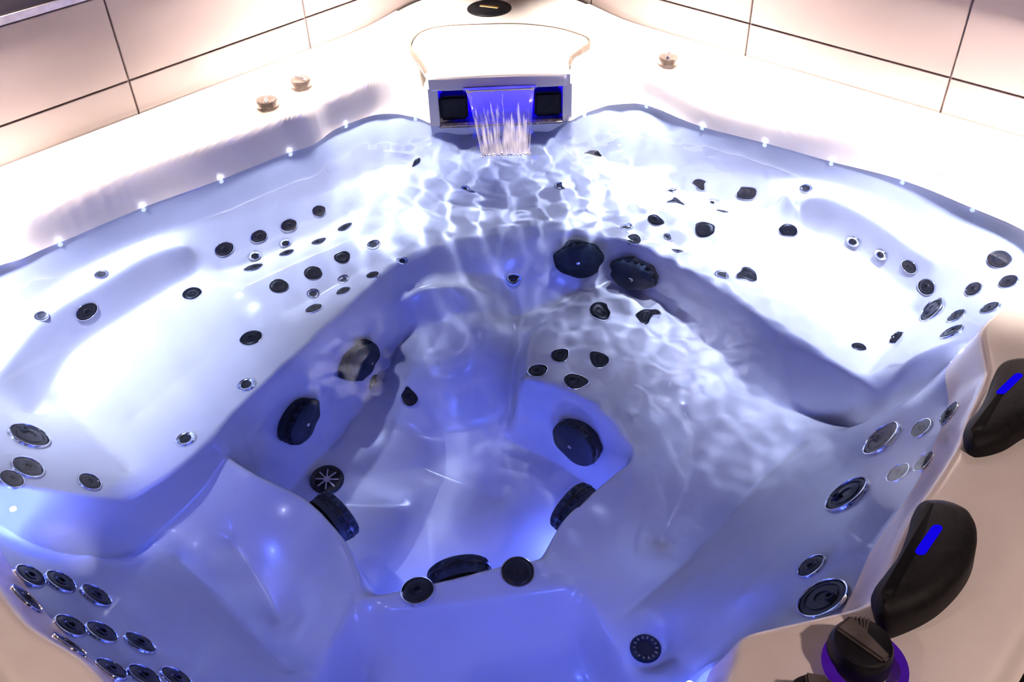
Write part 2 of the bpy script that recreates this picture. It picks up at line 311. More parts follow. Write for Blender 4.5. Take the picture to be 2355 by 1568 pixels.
LINES = [
    (False, [(0.0, 0.0, 0.0), (2.24, 0.0, 0.0)]),  # outer
    (False, [(0.0, 0.0, 0.0), (0.0, 2.24, 0.0)]),  # outer
    (False, [(2.215, 0.0, 0.0), (2.215, 2.24, 0.0)]),  # outer
    (False, [(0.0, 2.215, 0.0), (2.24, 2.215, 0.0)]),  # outer
    (False, [(0.05, 0.05, 0.0), (2.2, 0.05, 0.0)]),  # outer
    (False, [(0.05, 0.05, 0.0), (0.05, 2.2, 0.0)]),  # outer
    (False, [(2.235, 0.0, -0.03), (2.235, 2.24, -0.03)]),  # outer
    (False, [(0.0, 2.235, -0.03), (2.24, 2.235, -0.03)]),  # outer
    (True, [(1.86, 0.155, -0.006), (2.0, 0.17, -0.006), (2.09, 0.28, -0.006), (2.13, 0.45, -0.006), (2.15, 0.7, -0.006), (2.16, 0.95, -0.006), (2.165, 1.14, -0.006), (2.165, 1.25, -0.006), (2.152, 1.305, -0.006), (2.138, 1.36, -0.006), (2.13, 1.5, -0.006), (2.1, 1.7, -0.006), (2.05, 1.85, -0.006), (1.93, 1.95, -0.006), (1.8, 1.985, -0.006), (1.68, 1.985, -0.006), (1.6, 1.972, -0.006), (1.557, 1.957, -0.006), (1.524, 1.975, -0.006), (1.454, 2.022, -0.006), (1.4, 2.055, -0.006), (1.36, 2.05, -0.006), (1.228, 2.03, -0.006), (1.14, 2.028, -0.006), (1.04, 2.022, -0.006), (0.986, 2.01, -0.006), (0.85, 1.99, -0.006), (0.82, 1.975, -0.006), (0.733, 1.937, -0.006), (0.57, 1.956, -0.006), (0.41, 1.965, -0.006), (0.285, 1.945, -0.006), (0.205, 1.89, -0.006), (0.181, 1.843, -0.004), (0.164, 1.72, -0.004), (0.149, 1.543, -0.006), (0.177, 1.367, -0.018), (0.2, 1.19, -0.04), (0.226, 1.014, -0.035), (0.211, 0.81, -0.008), (0.283, 0.737, -0.004), (0.377, 0.718, -0.004), (0.432, 0.712, 0.0), (0.39, 0.68, 0.0), (0.33, 0.603, 0.0), (0.603, 0.33, 0.0), (0.65, 0.39, 0.0), (0.672, 0.44, 0.0), (0.679, 0.399, -0.004), (0.69, 0.348, -0.004), (0.711, 0.302, -0.004), (0.753, 0.268, -0.004), (0.84, 0.257, -0.004), (0.901, 0.257, -0.004), (0.946, 0.273, -0.004), (0.98, 0.281, -0.004), (1.014, 0.275, -0.004), (1.05, 0.265, -0.004), (1.24, 0.25, -0.004), (1.444, 0.222, -0.004), (1.652, 0.213, -0.004), (1.784, 0.197, -0.004)]),  # rim
    (True, [(1.9, 0.205, -0.11), (2.0, 0.23, -0.11), (2.07, 0.31, -0.11), (2.1, 0.45, -0.11), (2.12, 0.7, -0.11), (2.13, 0.95, -0.11), (2.135, 1.2, -0.11), (2.118, 1.35, -0.11), (2.1, 1.5, -0.11), (2.07, 1.69, -0.11), (2.02, 1.82, -0.11), (1.92, 1.92, -0.11), (1.8, 1.955, -0.11), (1.68, 1.957, -0.11), (1.6, 1.943, -0.11), (1.555, 1.928, -0.11), (1.505, 1.95, -0.11), (1.445, 1.99, -0.11), (1.38, 2.02, -0.11), (1.228, 2.0, -0.11), (1.04, 1.99, -0.11), (0.95, 1.975, -0.11), (0.85, 1.955, -0.11), (0.75, 1.908, -0.11), (0.6, 1.925, -0.11), (0.42, 1.945, -0.11), (0.3, 1.93, -0.11), (0.217, 1.877, -0.11), (0.186, 1.842, -0.11), (0.169, 1.72, -0.11), (0.154, 1.543, -0.11), (0.182, 1.368, -0.11), (0.205, 1.191, -0.11), (0.231, 1.014, -0.11), (0.216, 0.811, -0.11), (0.285, 0.741, -0.11), (0.378, 0.723, -0.11), (0.437, 0.706, -0.11), (0.4, 0.68, -0.11), (0.345, 0.617, -0.11), (0.617, 0.345, -0.11), (0.66, 0.405, -0.11), (0.684, 0.452, -0.11), (0.684, 0.4, -0.11), (0.695, 0.35, -0.11), (0.715, 0.305, -0.11), (0.755, 0.273, -0.11), (0.84, 0.262, -0.11), (0.9, 0.262, -0.11), (0.945, 0.278, -0.11), (0.98, 0.286, -0.11), (1.015, 0.28, -0.11), (1.05, 0.27, -0.11), (1.241, 0.255, -0.11), (1.444, 0.227, -0.11), (1.652, 0.218, -0.11), (1.785, 0.202, -0.11)]),  # wl
    (False, [(2.01, 0.44, -0.27), (1.95, 0.375, -0.25), (1.873, 0.339, -0.25), (1.768, 0.293, -0.25), (1.664, 0.26, -0.25), (1.506, 0.249, -0.25), (1.328, 0.293, -0.26), (1.143, 0.339, -0.31), (0.863, 0.364, -0.34), (0.753, 0.405, -0.33), (0.731, 0.493, -0.25), (0.673, 0.652, -0.25), (0.57, 0.701, -0.25), (0.449, 0.753, -0.25), (0.409, 0.783, -0.33), (0.281, 1.044, -0.33), (0.214, 1.24, -0.27), (0.202, 1.377, -0.215), (0.196, 1.55, -0.235), (0.226, 1.643, -0.25), (0.302, 1.718, -0.25)]),  # base
    (False, [(1.96, 0.475, -0.255), (1.912, 0.446, -0.255), (1.784, 0.358, -0.255), (1.628, 0.33, -0.255), (1.507, 0.317, -0.255), (1.412, 0.336, -0.26)]),  # ledL
    (False, [(1.92, 0.53, -0.4), (1.875, 0.49, -0.4), (1.775, 0.405, -0.4), (1.63, 0.372, -0.4), (1.51, 0.355, -0.4), (1.41, 0.35, -0.4)]),  # ledL2
    (False, [(0.281, 1.309, -0.245), (0.29, 1.344, -0.235), (0.259, 1.409, -0.225), (0.26, 1.527, -0.24), (0.303, 1.657, -0.255), (0.32, 1.717, -0.255)]),  # ledR
    (False, [(0.287, 1.345, -0.4), (0.281, 1.38, -0.4), (0.278, 1.43, -0.4), (0.29, 1.53, -0.4), (0.345, 1.66, -0.4), (0.365, 1.7, -0.4)]),  # ledR2
    (False, [(1.78, 0.66, -0.44), (1.6, 0.62, -0.435), (1.45, 0.58, -0.42)]),  # seat
    (False, [(0.47, 1.62, -0.44), (0.45, 1.5, -0.435), (0.42, 1.38, -0.42)]),  # seat
    (False, [(1.86, 0.5, -0.425), (1.86, 0.65, -0.425), (1.86, 0.8, -0.425)]),  # seat
    (False, [(0.4, 1.735, -0.425), (0.53, 1.74, -0.425), (0.65, 1.745, -0.425)]),  # seat
    (False, [(1.897, 0.875, -0.4), (1.77, 0.869, -0.4), (1.603, 0.82, -0.4), (1.408, 0.773, -0.4), (1.168, 0.716, -0.4), (1.075, 0.69, -0.4), (0.947, 0.712, -0.4), (0.84, 0.762, -0.4), (0.701, 0.864, -0.4), (0.622, 1.016, -0.4), (0.595, 1.134, -0.4), (0.599, 1.267, -0.4), (0.638, 1.473, -0.4), (0.674, 1.656, -0.4), (0.706, 1.802, -0.4)]),  # edge
    (False, [(1.9, 0.875, -0.4), (1.99, 0.845, -0.28), (2.07, 0.815, -0.18), (2.115, 0.8, -0.11)]),  # ridgeL
    (False, [(0.706, 1.8, -0.4), (0.675, 1.815, -0.28), (0.64, 1.86, -0.19), (0.615, 1.92, -0.12)]),  # ridgeR
    (False, [(1.885, 0.905, -0.52), (1.95, 0.912, -0.54), (2.01, 0.91, -0.48), (2.065, 0.89, -0.35), (2.115, 0.865, -0.18)]),  # ridgeLb
    (False, [(0.7, 1.735, -0.6), (0.735, 1.79, -0.52), (0.735, 1.85, -0.36), (0.695, 1.91, -0.2)]),  # ridgeRb
    (False, [(1.885, 0.905, -0.52), (1.77, 0.886, -0.5), (1.705, 0.87, -0.48)]),  # risLb
    (False, [(1.62, 0.845, -0.83), (1.42, 0.8, -0.83), (1.2, 0.748, -0.83), (1.13, 0.74, -0.81), (1.06, 0.8, -0.74), (0.98, 0.87, -0.69), (0.87, 0.95, -0.64), (0.74, 1.02, -0.595)]),  # risL
    (False, [(0.63, 1.08, -0.6), (0.618, 1.22, -0.605), (0.68, 1.395, -0.605), (0.735, 1.56, -0.605), (0.715, 1.68, -0.605), (0.7, 1.735, -0.605)]),  # risR
    (False, [(0.64, 1.05, -0.585), (0.75, 1.03, -0.585), (0.87, 1.03, -0.585), (0.98, 1.055, -0.585), (1.075, 1.125, -0.585)]),  # footstep
    (False, [(0.93, 1.0, -0.66), (1.0, 1.025, -0.74), (1.09, 1.1, -0.82)]),  # footstepb
    (False, [(1.074, 1.112, -0.57), (1.032, 1.222, -0.57), (1.034, 1.35, -0.57), (1.059, 1.417, -0.57), (1.091, 1.454, -0.57), (1.158, 1.448, -0.57), (1.293, 1.445, -0.57), (1.404, 1.474, -0.57)]),  # edgeR
    (False, [(1.105, 1.11, -0.85), (1.08, 1.225, -0.85), (1.075, 1.335, -0.85), (1.115, 1.425, -0.85), (1.18, 1.435, -0.85), (1.3, 1.425, -0.85), (1.395, 1.45, -0.85)]),  # edgeRb
    (False, [(0.88, 1.45, -0.625), (1.0, 1.55, -0.625), (1.2, 1.62, -0.625)]),  # seatR
    (False, [(0.82, 1.7, -0.6), (1.0, 1.69, -0.6), (1.2, 1.69, -0.6), (1.32, 1.68, -0.58), (1.425, 1.66, -0.56)]),  # seatRf
    (False, [(0.86, 1.85, -0.31), (1.0, 1.86, -0.31), (1.2, 1.86, -0.31), (1.34, 1.86, -0.31)]),  # seatRm
    (False, [(1.4, 1.48, -0.56), (1.395, 1.55, -0.56), (1.425, 1.63, -0.56), (1.475, 1.72, -0.56), (1.51, 1.8, -0.5), (1.52, 1.87, -0.33), (1.525, 1.915, -0.16)]),  # pitR
    (False, [(1.465, 1.62, -0.66), (1.495, 1.7, -0.7), (1.54, 1.79, -0.66), (1.575, 1.86, -0.45)]),  # pitRb
    (False, [(1.689, 0.863, -0.48), (1.666, 0.947, -0.5), (1.63, 1.038, -0.535), (1.633, 1.163, -0.55), (1.658, 1.239, -0.55), (1.703, 1.287, -0.55), (1.787, 1.326, -0.55), (1.858, 1.367, -0.55), (1.94, 1.41, -0.45), (2.05, 1.43, -0.24)]),  # bucketL
    (False, [(1.64, 0.86, -0.85), (1.62, 0.93, -0.85), (1.6, 1.04, -0.85), (1.605, 1.165, -0.85), (1.635, 1.235, -0.85)]),  # bucketLb
    (False, [(1.78, 1.0, -0.61), (1.8, 1.1, -0.61), (1.82, 1.2, -0.61)]),  # bucketLc
    (False, [(1.88, 0.97, -0.575), (1.88, 1.1, -0.575), (1.88, 1.22, -0.575), (1.88, 1.32, -0.55)]),  # bucketLf
    (False, [(2.02, 0.98, -0.31), (2.025, 1.1, -0.31), (2.02, 1.24, -0.31), (2.0, 1.36, -0.31)]),  # bucketLm
    (False, [(1.76, 1.365, -0.68), (1.84, 1.4, -0.7), (1.94, 1.46, -0.58), (2.03, 1.5, -0.36)]),  # pitLb
    (False, [(1.704, 1.3, -0.545), (1.655, 1.329, -0.545), (1.583, 1.371, -0.545), (1.467, 1.442, -0.545), (1.414, 1.482, -0.545)]),  # lip
    (False, [(1.688, 1.343, -0.55), (1.617, 1.407, -0.55), (1.525, 1.485, -0.55), (1.42, 1.564, -0.55)]),  # lipback
    (False, [(1.62, 1.29, -0.845), (1.53, 1.365, -0.845), (1.45, 1.425, -0.845), (1.4, 1.45, -0.845)]),  # lipb
    (False, [(1.74, 1.48, -0.71), (1.65, 1.56, -0.72), (1.54, 1.65, -0.71)]),  # pit
    (False, [(1.85, 1.6, -0.72), (1.75, 1.72, -0.72), (1.65, 1.78, -0.72)]),  # pitc
    (False, [(1.5, 0.95, -0.86), (1.4, 1.1, -0.86), (1.5, 1.25, -0.86)]),  # floor
    (False, [(1.3, 1.0, -0.86), (1.25, 1.2, -0.86)]),  # floor
    (False, [(1.37, 0.375, -0.425), (1.31, 0.385, -0.45), (1.18, 0.4, -0.45), (1.045, 0.415, -0.45), (0.97, 0.42, -0.42)]),  # groove
    (False, [(1.37, 0.61, -0.425), (1.31, 0.615, -0.45), (1.2, 0.622, -0.45), (1.11, 0.632, -0.43)]),  # groove
    (False, [(0.275, 1.26, -0.42), (0.285, 1.18, -0.45), (0.325, 1.056, -0.45), (0.345, 1.0, -0.42)]),  # groove
    (False, [(0.485, 1.27, -0.42), (0.51, 1.19, -0.45), (0.545, 1.07, -0.45), (0.56, 1.01, -0.42)]),  # groove
    (False, [(1.38, 0.49, -0.39), (1.31, 0.497, -0.39), (1.05, 0.53, -0.39), (0.98, 0.535, -0.39)]),  # gridge
    (False, [(0.39, 1.26, -0.39), (0.4, 1.18, -0.39), (0.44, 1.06, -0.39), (0.46, 1.0, -0.39)]),  # gridge
    (False, [(0.82, 0.62, -0.375), (0.72, 0.74, -0.375), (0.62, 0.83, -0.375)]),  # foot
    (True, [(1.465, 1.748, -0.548), (1.454, 1.773, -0.548), (1.429, 1.784, -0.548), (1.404, 1.773, -0.548), (1.393, 1.748, -0.548), (1.404, 1.723, -0.548), (1.429, 1.712, -0.548), (1.454, 1.723, -0.548)]),  # jetpad
]
HZ = finish_height(solve_height(LINES))
tub = empty('hot_tub', (1.11,1.11,FLOOR))
tag(tub, 'square white acrylic hot tub full of blue lit water in the tiled corner', 'hot tub')
RECV = []
def shell_mesh():
    # plan coordinates are pulled onto the real outline of the tub, grid quads with smooth shading
    g = np.arange(GN)*GS
    X,Y = np.meshgrid(g,g,indexing='ij')
    V = np.stack([X,Y,HZ],-1).reshape(-1,3)
    idx = np.arange(GN*GN).reshape(GN,GN)
    F = np.stack([idx[:-1,:-1],idx[1:,:-1],idx[1:,1:],idx[:-1,1:]],-1).reshape(-1,4)
    me = bpy.data.meshes.new('shell')
    me.vertices.add(len(V)); me.vertices.foreach_set('co', V.astype(np.float32).ravel())
    me.loops.add(F.size); me.loops.foreach_set('vertex_index', F.astype(np.int32).ravel())
    me.polygons.add(len(F)); me.polygons.foreach_set('loop_start', np.arange(0,F.size,4,dtype=np.int32))
    me.polygons.foreach_set('use_smooth', np.ones(len(F),dtype=bool))
    me.update(calc_edges=True); me.validate()
    return me
shell = put('shell', shell_mesh(), M['acrylic'], tub); RECV.append(shell)
bm = bmesh.new()
E_ = (GN-1)*GS
add_box(bm, (.004,.004,FLOOR), (E_-.006,.02,-.012)); add_box(bm, (.004,.02,FLOOR), (.02,E_-.006,-.012))
add_box(bm, (E_-.03,.02,FLOOR), (E_-.006,E_-.006,-.036)); add_box(bm, (.02,E_-.03,FLOOR), (E_-.03,E_-.006,-.036))
put('skirt', bm_mesh('skirt', bm), M['skirt'], tub)

# ---- jets
bez_m = lathe('jet_bezel', [(1.06,-.25),(1.06,.06),(1.03,.12),(.97,.13),(.94,.08),(.93,-.15)], 28)
face_m = lathe('jet_face', [(.93,-.15),(.93,.03),(.86,.10),(.55,.14),(.40,.11),(.36,.17),(.24,.17),(.20,.05),(0,.03)], 28)
bez_s = lathe('small_bezel', [(1.0,-.3),(1.0,.12),(.90,.26),(.70,.26),(.56,.16),(.52,.0),(.50,-.2)], 24)
hole_s = lathe('small_bore', [(.56,.06),(.50,.075),(.40,.05),(0,.045)], 20)
bez_g = lathe('large_bezel', [(1.0,-.2),(1.0,.06),(.97,.12),(.925,.13),(.90,.08),(.89,-.1)], 36)
face_g = lathe('large_face', [(.89,-.1),(.89,.04),(.85,.09),(.70,.11),(.68,.07),(.62,.07),(.60,.12),(.30,.14),(.28,.10),(0,.10)], 36)
spout_g = lathe('large_spout', [(.20,-.02),(.20,.10),(.17,.13),(.12,.13),(.10,.02),(0,.0)], 18)
bez_r = lathe('ring_bezel', [(1.0,-.3),(1.0,.10),(.92,.20),(.66,.16),(.56,.08),(.52,-.1)], 28)
def knurl_mesh():
    bm = bmesh.new()
    for k in range(14):
        a = 2*math.pi*k/14
        Mx = Matrix.Rotation(a,4,'Z') @ Matrix.Translation((.72,0,.20))
        add_box(bm, (-.09,-.05,-.06), (.09,.05,.03), Mx)
    return bm_mesh('knurl', bm)
knurl = knurl_mesh()
JETS = [
    ('medium', 1.3275, 0.3446, 0.0241),
    ('medium', 1.2335, 0.3572, 0.0223),
    ('medium', 1.1474, 0.3695, 0.0239),
    ('medium', 1.0535, 0.3759, 0.022),
    ('medium', 1.4691, 0.4128, 0.022),
    ('medium', 1.4633, 0.6448, 0.0249),
    ('medium', 1.309, 0.5408, 0.0233),
    ('medium', 1.219, 0.5572, 0.0227),
    ('medium', 1.1316, 0.5662, 0.0209),
    ('medium', 1.6958, 0.3564, 0.0267),
    ('medium', 1.301, 0.4215, 0.0251),
    ('medium', 1.2056, 0.4318, 0.0212),
    ('medium', 1.1233, 0.4589, 0.0192),
    ('medium', 1.0379, 0.461, 0.0184),
    ('medium', 1.2976, 0.6614, 0.0207),
    ('medium', 1.209, 0.6637, 0.019),
    ('medium', 1.1265, 0.6795, 0.0182),
    ('small', 1.2682, 0.3786, 0.0178),
    ('small', 1.1807, 0.3908, 0.0158),
    ('small', 1.257, 0.6035, 0.017),
    ('small', 1.1725, 0.6173, 0.0151),
    ('small', 1.0462, 0.5903, 0.0178),
    ('small', 1.04, 0.6906, 0.0153),
    ('small', 1.6185, 0.3029, 0.0172),
    ('small', 1.7842, 0.3454, 0.0163),
    ('small', 1.563, 0.7718, 0.0216),
    ('small', 1.7382, 0.811, 0.0221),
    ('large', 1.9664, 0.6546, 0.0462),
    ('medium', 2.0094, 0.7632, 0.0333),
    ('medium', 2.0452, 0.7952, 0.0254),
    ('medium', 1.9367, 0.8182, 0.0245),
    ('medium', 0.2905, 1.0672, 0.0236),
    ('medium', 0.2542, 1.1933, 0.0231),
    ('medium', 0.481, 1.0612, 0.0262),
    ('medium', 0.4416, 1.1862, 0.0268),
    ('medium', 0.371, 1.0509, 0.0187),
    ('medium', 0.3293, 1.1699, 0.0219),
    ('medium', 0.5924, 1.0749, 0.0166),
    ('medium', 0.5537, 1.1813, 0.0208),
    ('medium', 0.3378, 1.3636, 0.0219),
    ('medium', 0.5274, 1.3658, 0.0221),
    ('medium', 0.3256, 1.669, 0.0213),
    ('medium', 0.3594, 1.7284, 0.0248),
    ('medium', 0.3844, 1.829, 0.0245),
    ('medium', 0.3679, 1.885, 0.0239),
    ('medium', 0.4738, 1.8898, 0.0241),
    ('medium', 0.4827, 1.8355, 0.0248),
    ('medium', 0.5057, 1.7347, 0.0261),
    ('medium', 0.5873, 1.69, 0.0153),
    ('large', 0.4224, 1.7712, 0.0406),
    ('large', 0.2943, 1.8393, 0.0314),
    ('large', 0.5672, 1.8565, 0.0301),
    ('small', 0.2959, 1.1139, 0.0176),
    ('small', 0.3477, 1.0056, 0.0166),
    ('small', 0.5569, 1.0186, 0.017),
    ('small', 0.5079, 1.1267, 0.0168),
    ('small', 0.5673, 1.3188, 0.0211),
    ('small', 0.2797, 1.5098, 0.0193),
    ('small', 0.3012, 1.5909, 0.0188),
    ('small', 0.2364, 1.3445, 0.0188),
    ('medium', 0.7534, 0.4429, 0.0205),
    ('medium', 0.4007, 0.7873, 0.0243),
    ('small', 0.7468, 0.6322, 0.021),
    ('small', 0.5654, 0.806, 0.021),
    ('large', 0.908, 1.8806, 0.0491),
    ('large', 1.0727, 1.8969, 0.0489),
    ('large', 1.3408, 1.9832, 0.0454),
    ('medium', 0.903, 1.9363, 0.0254),
    ('medium', 0.8818, 1.966, 0.0251),
    ('medium', 1.0269, 1.9526, 0.0251),
    ('medium', 1.0033, 1.9788, 0.0248),
    ('medium', 1.2691, 1.9316, 0.0267),
    ('ring', 1.4302, 1.7472, 0.0275),
    ('medium', 1.4655, 1.4736, 0.0312),
    ('medium', 1.6202, 1.3633, 0.0307),
    ('medium', 0.9458, 1.1346, 0.0239),
    ('medium', 0.8975, 1.2087, 0.0207),
    ('medium', 1.0256, 1.1294, 0.0245),
    ('medium', 0.9948, 1.2191, 0.0261),
    ('medium', 0.7634, 1.107, 0.0262),
    ('medium', 0.6944, 1.195, 0.0261),
    ('medium', 1.2223, 0.7628, 0.0265),
    ('medium', 1.2085, 0.8703, 0.0257),
    ('small', 0.8353, 0.877, 0.0224),
    ('medium', 2.1199, 1.0638, 0.0292),
    ('medium', 2.0893, 1.0772, 0.0299),
    ('medium', 2.0593, 1.1117, 0.0303),
    ('medium', 2.1456, 1.1483, 0.0278),
    ('medium', 2.1201, 1.1947, 0.0278),
    ('medium', 2.0911, 1.214, 0.0283),
    ('medium', 2.0566, 1.2425, 0.0289),
    ('medium', 2.1385, 1.2615, 0.0274),
    ('medium', 2.1146, 1.31, 0.0272),
    ('medium', 2.0853, 1.3303, 0.0277),
    ('medium', 2.0508, 1.3399, 0.0286),
]
for kind,x,y,r in JETS:
    n = normal_at(HZ,x,y); z = sample(HZ,x,y)
    mw = frame_to(n, (x,y,z), r, spin=(x*37+y*61)%6.28)
    if kind=='medium':
        j = put('jet', bez_m, M['chrome'], tub, mw); c = put('nozzle', face_m, M['black'], j, mw)
    elif kind=='small':
        j = put('jet', bez_s, M['chrome'], tub, mw); c = put('bore', hole_s, M['hole'], j, mw)
    elif kind=='ring':
        j = put('jet', bez_r, M['dark'], tub, mw); c = put('bore', hole_s, M['hole'], j, mw); RECV.append(put('knurl', knurl, M['chrome'], j, mw))
    else:
        j = put('jet', bez_g, M['chrome'], tub, mw); c = put('nozzle_plate', face_g, M['black'], j, mw)
        RECV.append(put('spout', spout_g, M['dark'], j, mw @ Matrix.Translation((.32,.22,.10))))
    RECV += [j,c]

# ---- suction covers on the foot-well walls: thick round caps with slotted sides
def cover_mesh():
    bm = bmesh.new(); seg = 72; rings = []
    prof = [(.060,-.004),(.060,.006),(.0615,.008),(.0615,.012),(.0615,.030),(.060,.034),(.055,.038),(.03,.041),(0,.042)]
    for i,(r,z) in enumerate(prof):
        if r==0: rings.append([bm.verts.new((0,0,z))]); continue
        ring = []
        for k in range(seg):
            rr = r-(.0045 if (i in (3,4) and (k//2)%2) else 0)
            a = 2*math.pi*k/seg; ring.append(bm.verts.new((rr*math.cos(a),rr*math.sin(a),z)))
        rings.append(ring)
    for a,b in zip(rings[:-1],rings[1:]):
        for k in range(seg):
            k2=(k+1)%seg
            if len(b)==1: bm.faces.new((a[k],a[k2],b[0]))
            else: bm.faces.new((a[k],a[k2],b[k2],b[k]))
    return bm_mesh('suction_cover', bm, True, 35)
cov = cover_mesh()
band = lathe('cover_band', [(.0600,.016),(.0628,.017),(.0628,.023),(.0600,.024)], 48)
screw = lathe('cover_screw', [(.007,.040),(.006,.0445),(0,.045)], 14)
COVERS = [(1.4928, 0.805, -0.6181, -0.3593, 0.9291, 0.0876, 1.0), (1.2701, 0.7525, -0.6229, -0.3699, 0.9249, 0.0876, 1.0), (1.0501, 1.291, -0.7057, 0.9861, -0.0126, 0.166, 1.0), (0.6162, 1.1078, -0.5277, 0.9468, 0.2492, 0.2035, 1.0), (0.6898, 0.9729, -0.4874, 0.6751, 0.5606, 0.4795, 1.0), (1.612, 1.075, -0.63, -1.0, 0.05, 0.05, 1.0), (1.245, 1.447, -0.63, 0.03, -1.0, 0.05, 1.0), (1.538, 1.392, -0.6, -0.57, -0.82, 0.05, 1.0)]
for x,y,z,nx,ny,nz,s in COVERS:
    mw = frame_to((nx,ny,nz),(x,y,z),s)
    c = put('suction_cover', cov, M['dark'], tub, mw); RECV.append(c)
    RECV.append(put('cover_band', band, M['black'], c, mw)); RECV.append(put('screw', screw, M['chrome'], c, mw))
# floor drain with a spoked grate
x,y = (1.4859, 0.8764)
mw = frame_to(normal_at(HZ,x,y),(x,y,sample(HZ,x,y)))
d = put('floor_drain', lathe('floor_drain', [(.039,-.003),(.039,.006),(.036,.009),(.028,.009),(.027,.005),(0,.005)], 32), M['black'], tub, mw); RECV.append(d)
bm = bmesh.new()
for k in range(8): add_box(bm, (.006,-.0016,.004), (.027,.0016,.0085), Matrix.Rotation(math.pi*k/4,4,'Z'))
add_box(bm, (-.007,-.007,.004), (.007,.007,.009))
RECV.append(put('grate', bm_mesh('grate', bm), M['trim'], d, mw))

# ---- waterline lights and under-water lamps; last three lamps hidden, added as blue fill
dot_me = lathe('waterline_light', [(.006,-.004),(.0055,.001),(.0035,.003),(0,.0038)], 14)
for x,y,nx,ny in [(1.6546, 0.2211, 0.0126, 0.9999), (1.4469, 0.2301, 0.1135, 0.9935), (1.245, 0.2584, 0.0884, 0.9961), (1.0434, 0.2756, 0.1467, 0.9892), (0.8467, 0.2654, 0.0375, 0.9993), (0.6918, 0.3789, 0.9821, 0.1882), (0.3752, 0.7277, 0.1708, 0.9853), (0.2198, 0.8245, 0.9594, 0.2821), (0.2332, 1.0192, 0.9964, 0.085), (0.2053, 1.194, 0.9719, 0.2355), (0.1832, 1.3716, 0.9955, 0.0947), (0.1577, 1.5462, 0.9999, 0.0164), (0.1747, 1.7229, 0.9958, -0.0912)]:
    n = Vector((nx,ny,.25)).normalized()
    put('waterline_light', dot_me, M['dot'], tub, frame_to(n,(x,y,ZW+.006)))
lens_me = lathe('lamp_lens', [(.009,-.004),(.009,.002),(.006,.005),(0,.006)], 20)
lring_me = lathe('lamp_ring', [(.009,-.006),(.009,.003),(.011,.004),(.013,.002),(.013,-.006)], 24)
BLUE = (.12,.17,1.0)
for x,y,z,nx,ny,nz,e in [(0.7111, 1.9383, -0.11, -0.0219, -0.868, 0.496, 2.4), (2.1059, 0.8653, -0.2, -0.9245, 0.2486, 0.289, 2.6), (1.62, 1.9, -0.2518, 0.0377, -0.9567, 0.2886, 2.2), (2.06, 1.62, -0.1551, -0.875, -0.2021, 0.44, 1.9), (1.58, 1.355, -0.72, -0.57, -0.82, 0.1, 1.1), (1.61, 1.938, -0.15, -0.7, -0.65, 0.1, 1.7), (1.26, 1.44, -0.79, 0.0, -1, 0.05, 0.65)]:
    mw = frame_to((nx,ny,nz),(x,y,z))
    p = put('underwater_lamp', lring_me, M['chrome'], tub, mw); put('lens', lens_me, M['lens'], p, mw)
    l = bpy.data.lights.new('underwater_led','POINT'); l.energy = e; l.color = BLUE; l.shadow_soft_size = .005
    lo = bpy.data.objects.new('underwater_led', l); COL.objects.link(lo); lo.location = Vector((x,y,z))+Vector((nx,ny,nz)).normalized()*.035

# ---- waterfall unit in the far corner
S2 = 1/math.sqrt(2)
MC = Matrix(((-S2,S2,0,0),(S2,S2,0,0),(0,0,1,0),(0,0,0,1)))      # local x = across (e), local y = out from the corner (n), z up
def prism(name, outline, layers, smooth_angle=40):
    """outline in (e,n); layers = list of (inset, z) from bottom to top"""
    P = np.array(outline); k = len(P)
    def inset(d):
        if abs(d)<1e-9: return P
        t = np.roll(P,-1,0)-np.roll(P,1,0); t /= np.linalg.norm(t,axis=1)[:,None]
        nrm = np.stack([-t[:,1],t[:,0]],-1)
        area = .5*np.sum(P[:,0]*np.roll(P[:,1],-1)-np.roll(P[:,0],-1)*P[:,1])
        return P+nrm*d*(1 if area>0 else -1)
    bm = bmesh.new(); rings = []
    for d,z in layers: rings.append([bm.verts.new((p[0],p[1],z)) for p in inset(d)])
    for a,b in zip(rings[:-1],rings[1:]):
        for i in range(k): bm.faces.new((a[i],a[(i+1)%k],b[(i+1)%k],b[i]))
    bm.faces.new(rings[0][::-1]); bm.faces.new(rings[-1])
    bmesh.ops.recalc_face_normals(bm, faces=bm.faces)
    caps = [fc for fc in bm.faces if len(fc.verts) > 8]
    tri = bmesh.ops.triangulate(bm, faces=caps, ngon_method='EAR_CLIP')['faces']
    for fc in bm.faces: fc.smooth = True
    for fc in tri: fc.smooth = False
    me = bpy.data.meshes.new(name); bm.to_mesh(me); bm.free()
    me.set_sharp_from_angle(angle=math.radians(smooth_angle))
    return me
wf = put('waterfall_unit', prism('waterfall_unit', catmull([(-0.2256, 0.6122, 0), (-0.2123, 0.5271, 0), (-0.1761, 0.4843, 0), (-0.113, 0.4673, 0), (-0.0543, 0.4667, 0), (0.0757, 0.4737, 0), (0.1802, 0.5119, 0), (0.2402, 0.5613, 0), (0.2737, 0.6131, 0), (0.2476, 0.6697, 0), (0.2128, 0.7264, 0), (0.204, 0.79, 0), (0.204, 0.82, 0), (0.195, 0.83, 0), (0.02, 0.83, 0), (-0.162, 0.83, 0), (-0.171, 0.82, 0), (-0.176, 0.78, 0), (-0.1988, 0.6942, 0)], True, .01)[:,:2], [(.004,-.004),(0,0),(0,.028),(.003,.035),(.010,.038)]), M['acrylic'], tub, MC)
RECV.append(wf); tag(wf, label='white waterfall cap over a blue lit outlet')
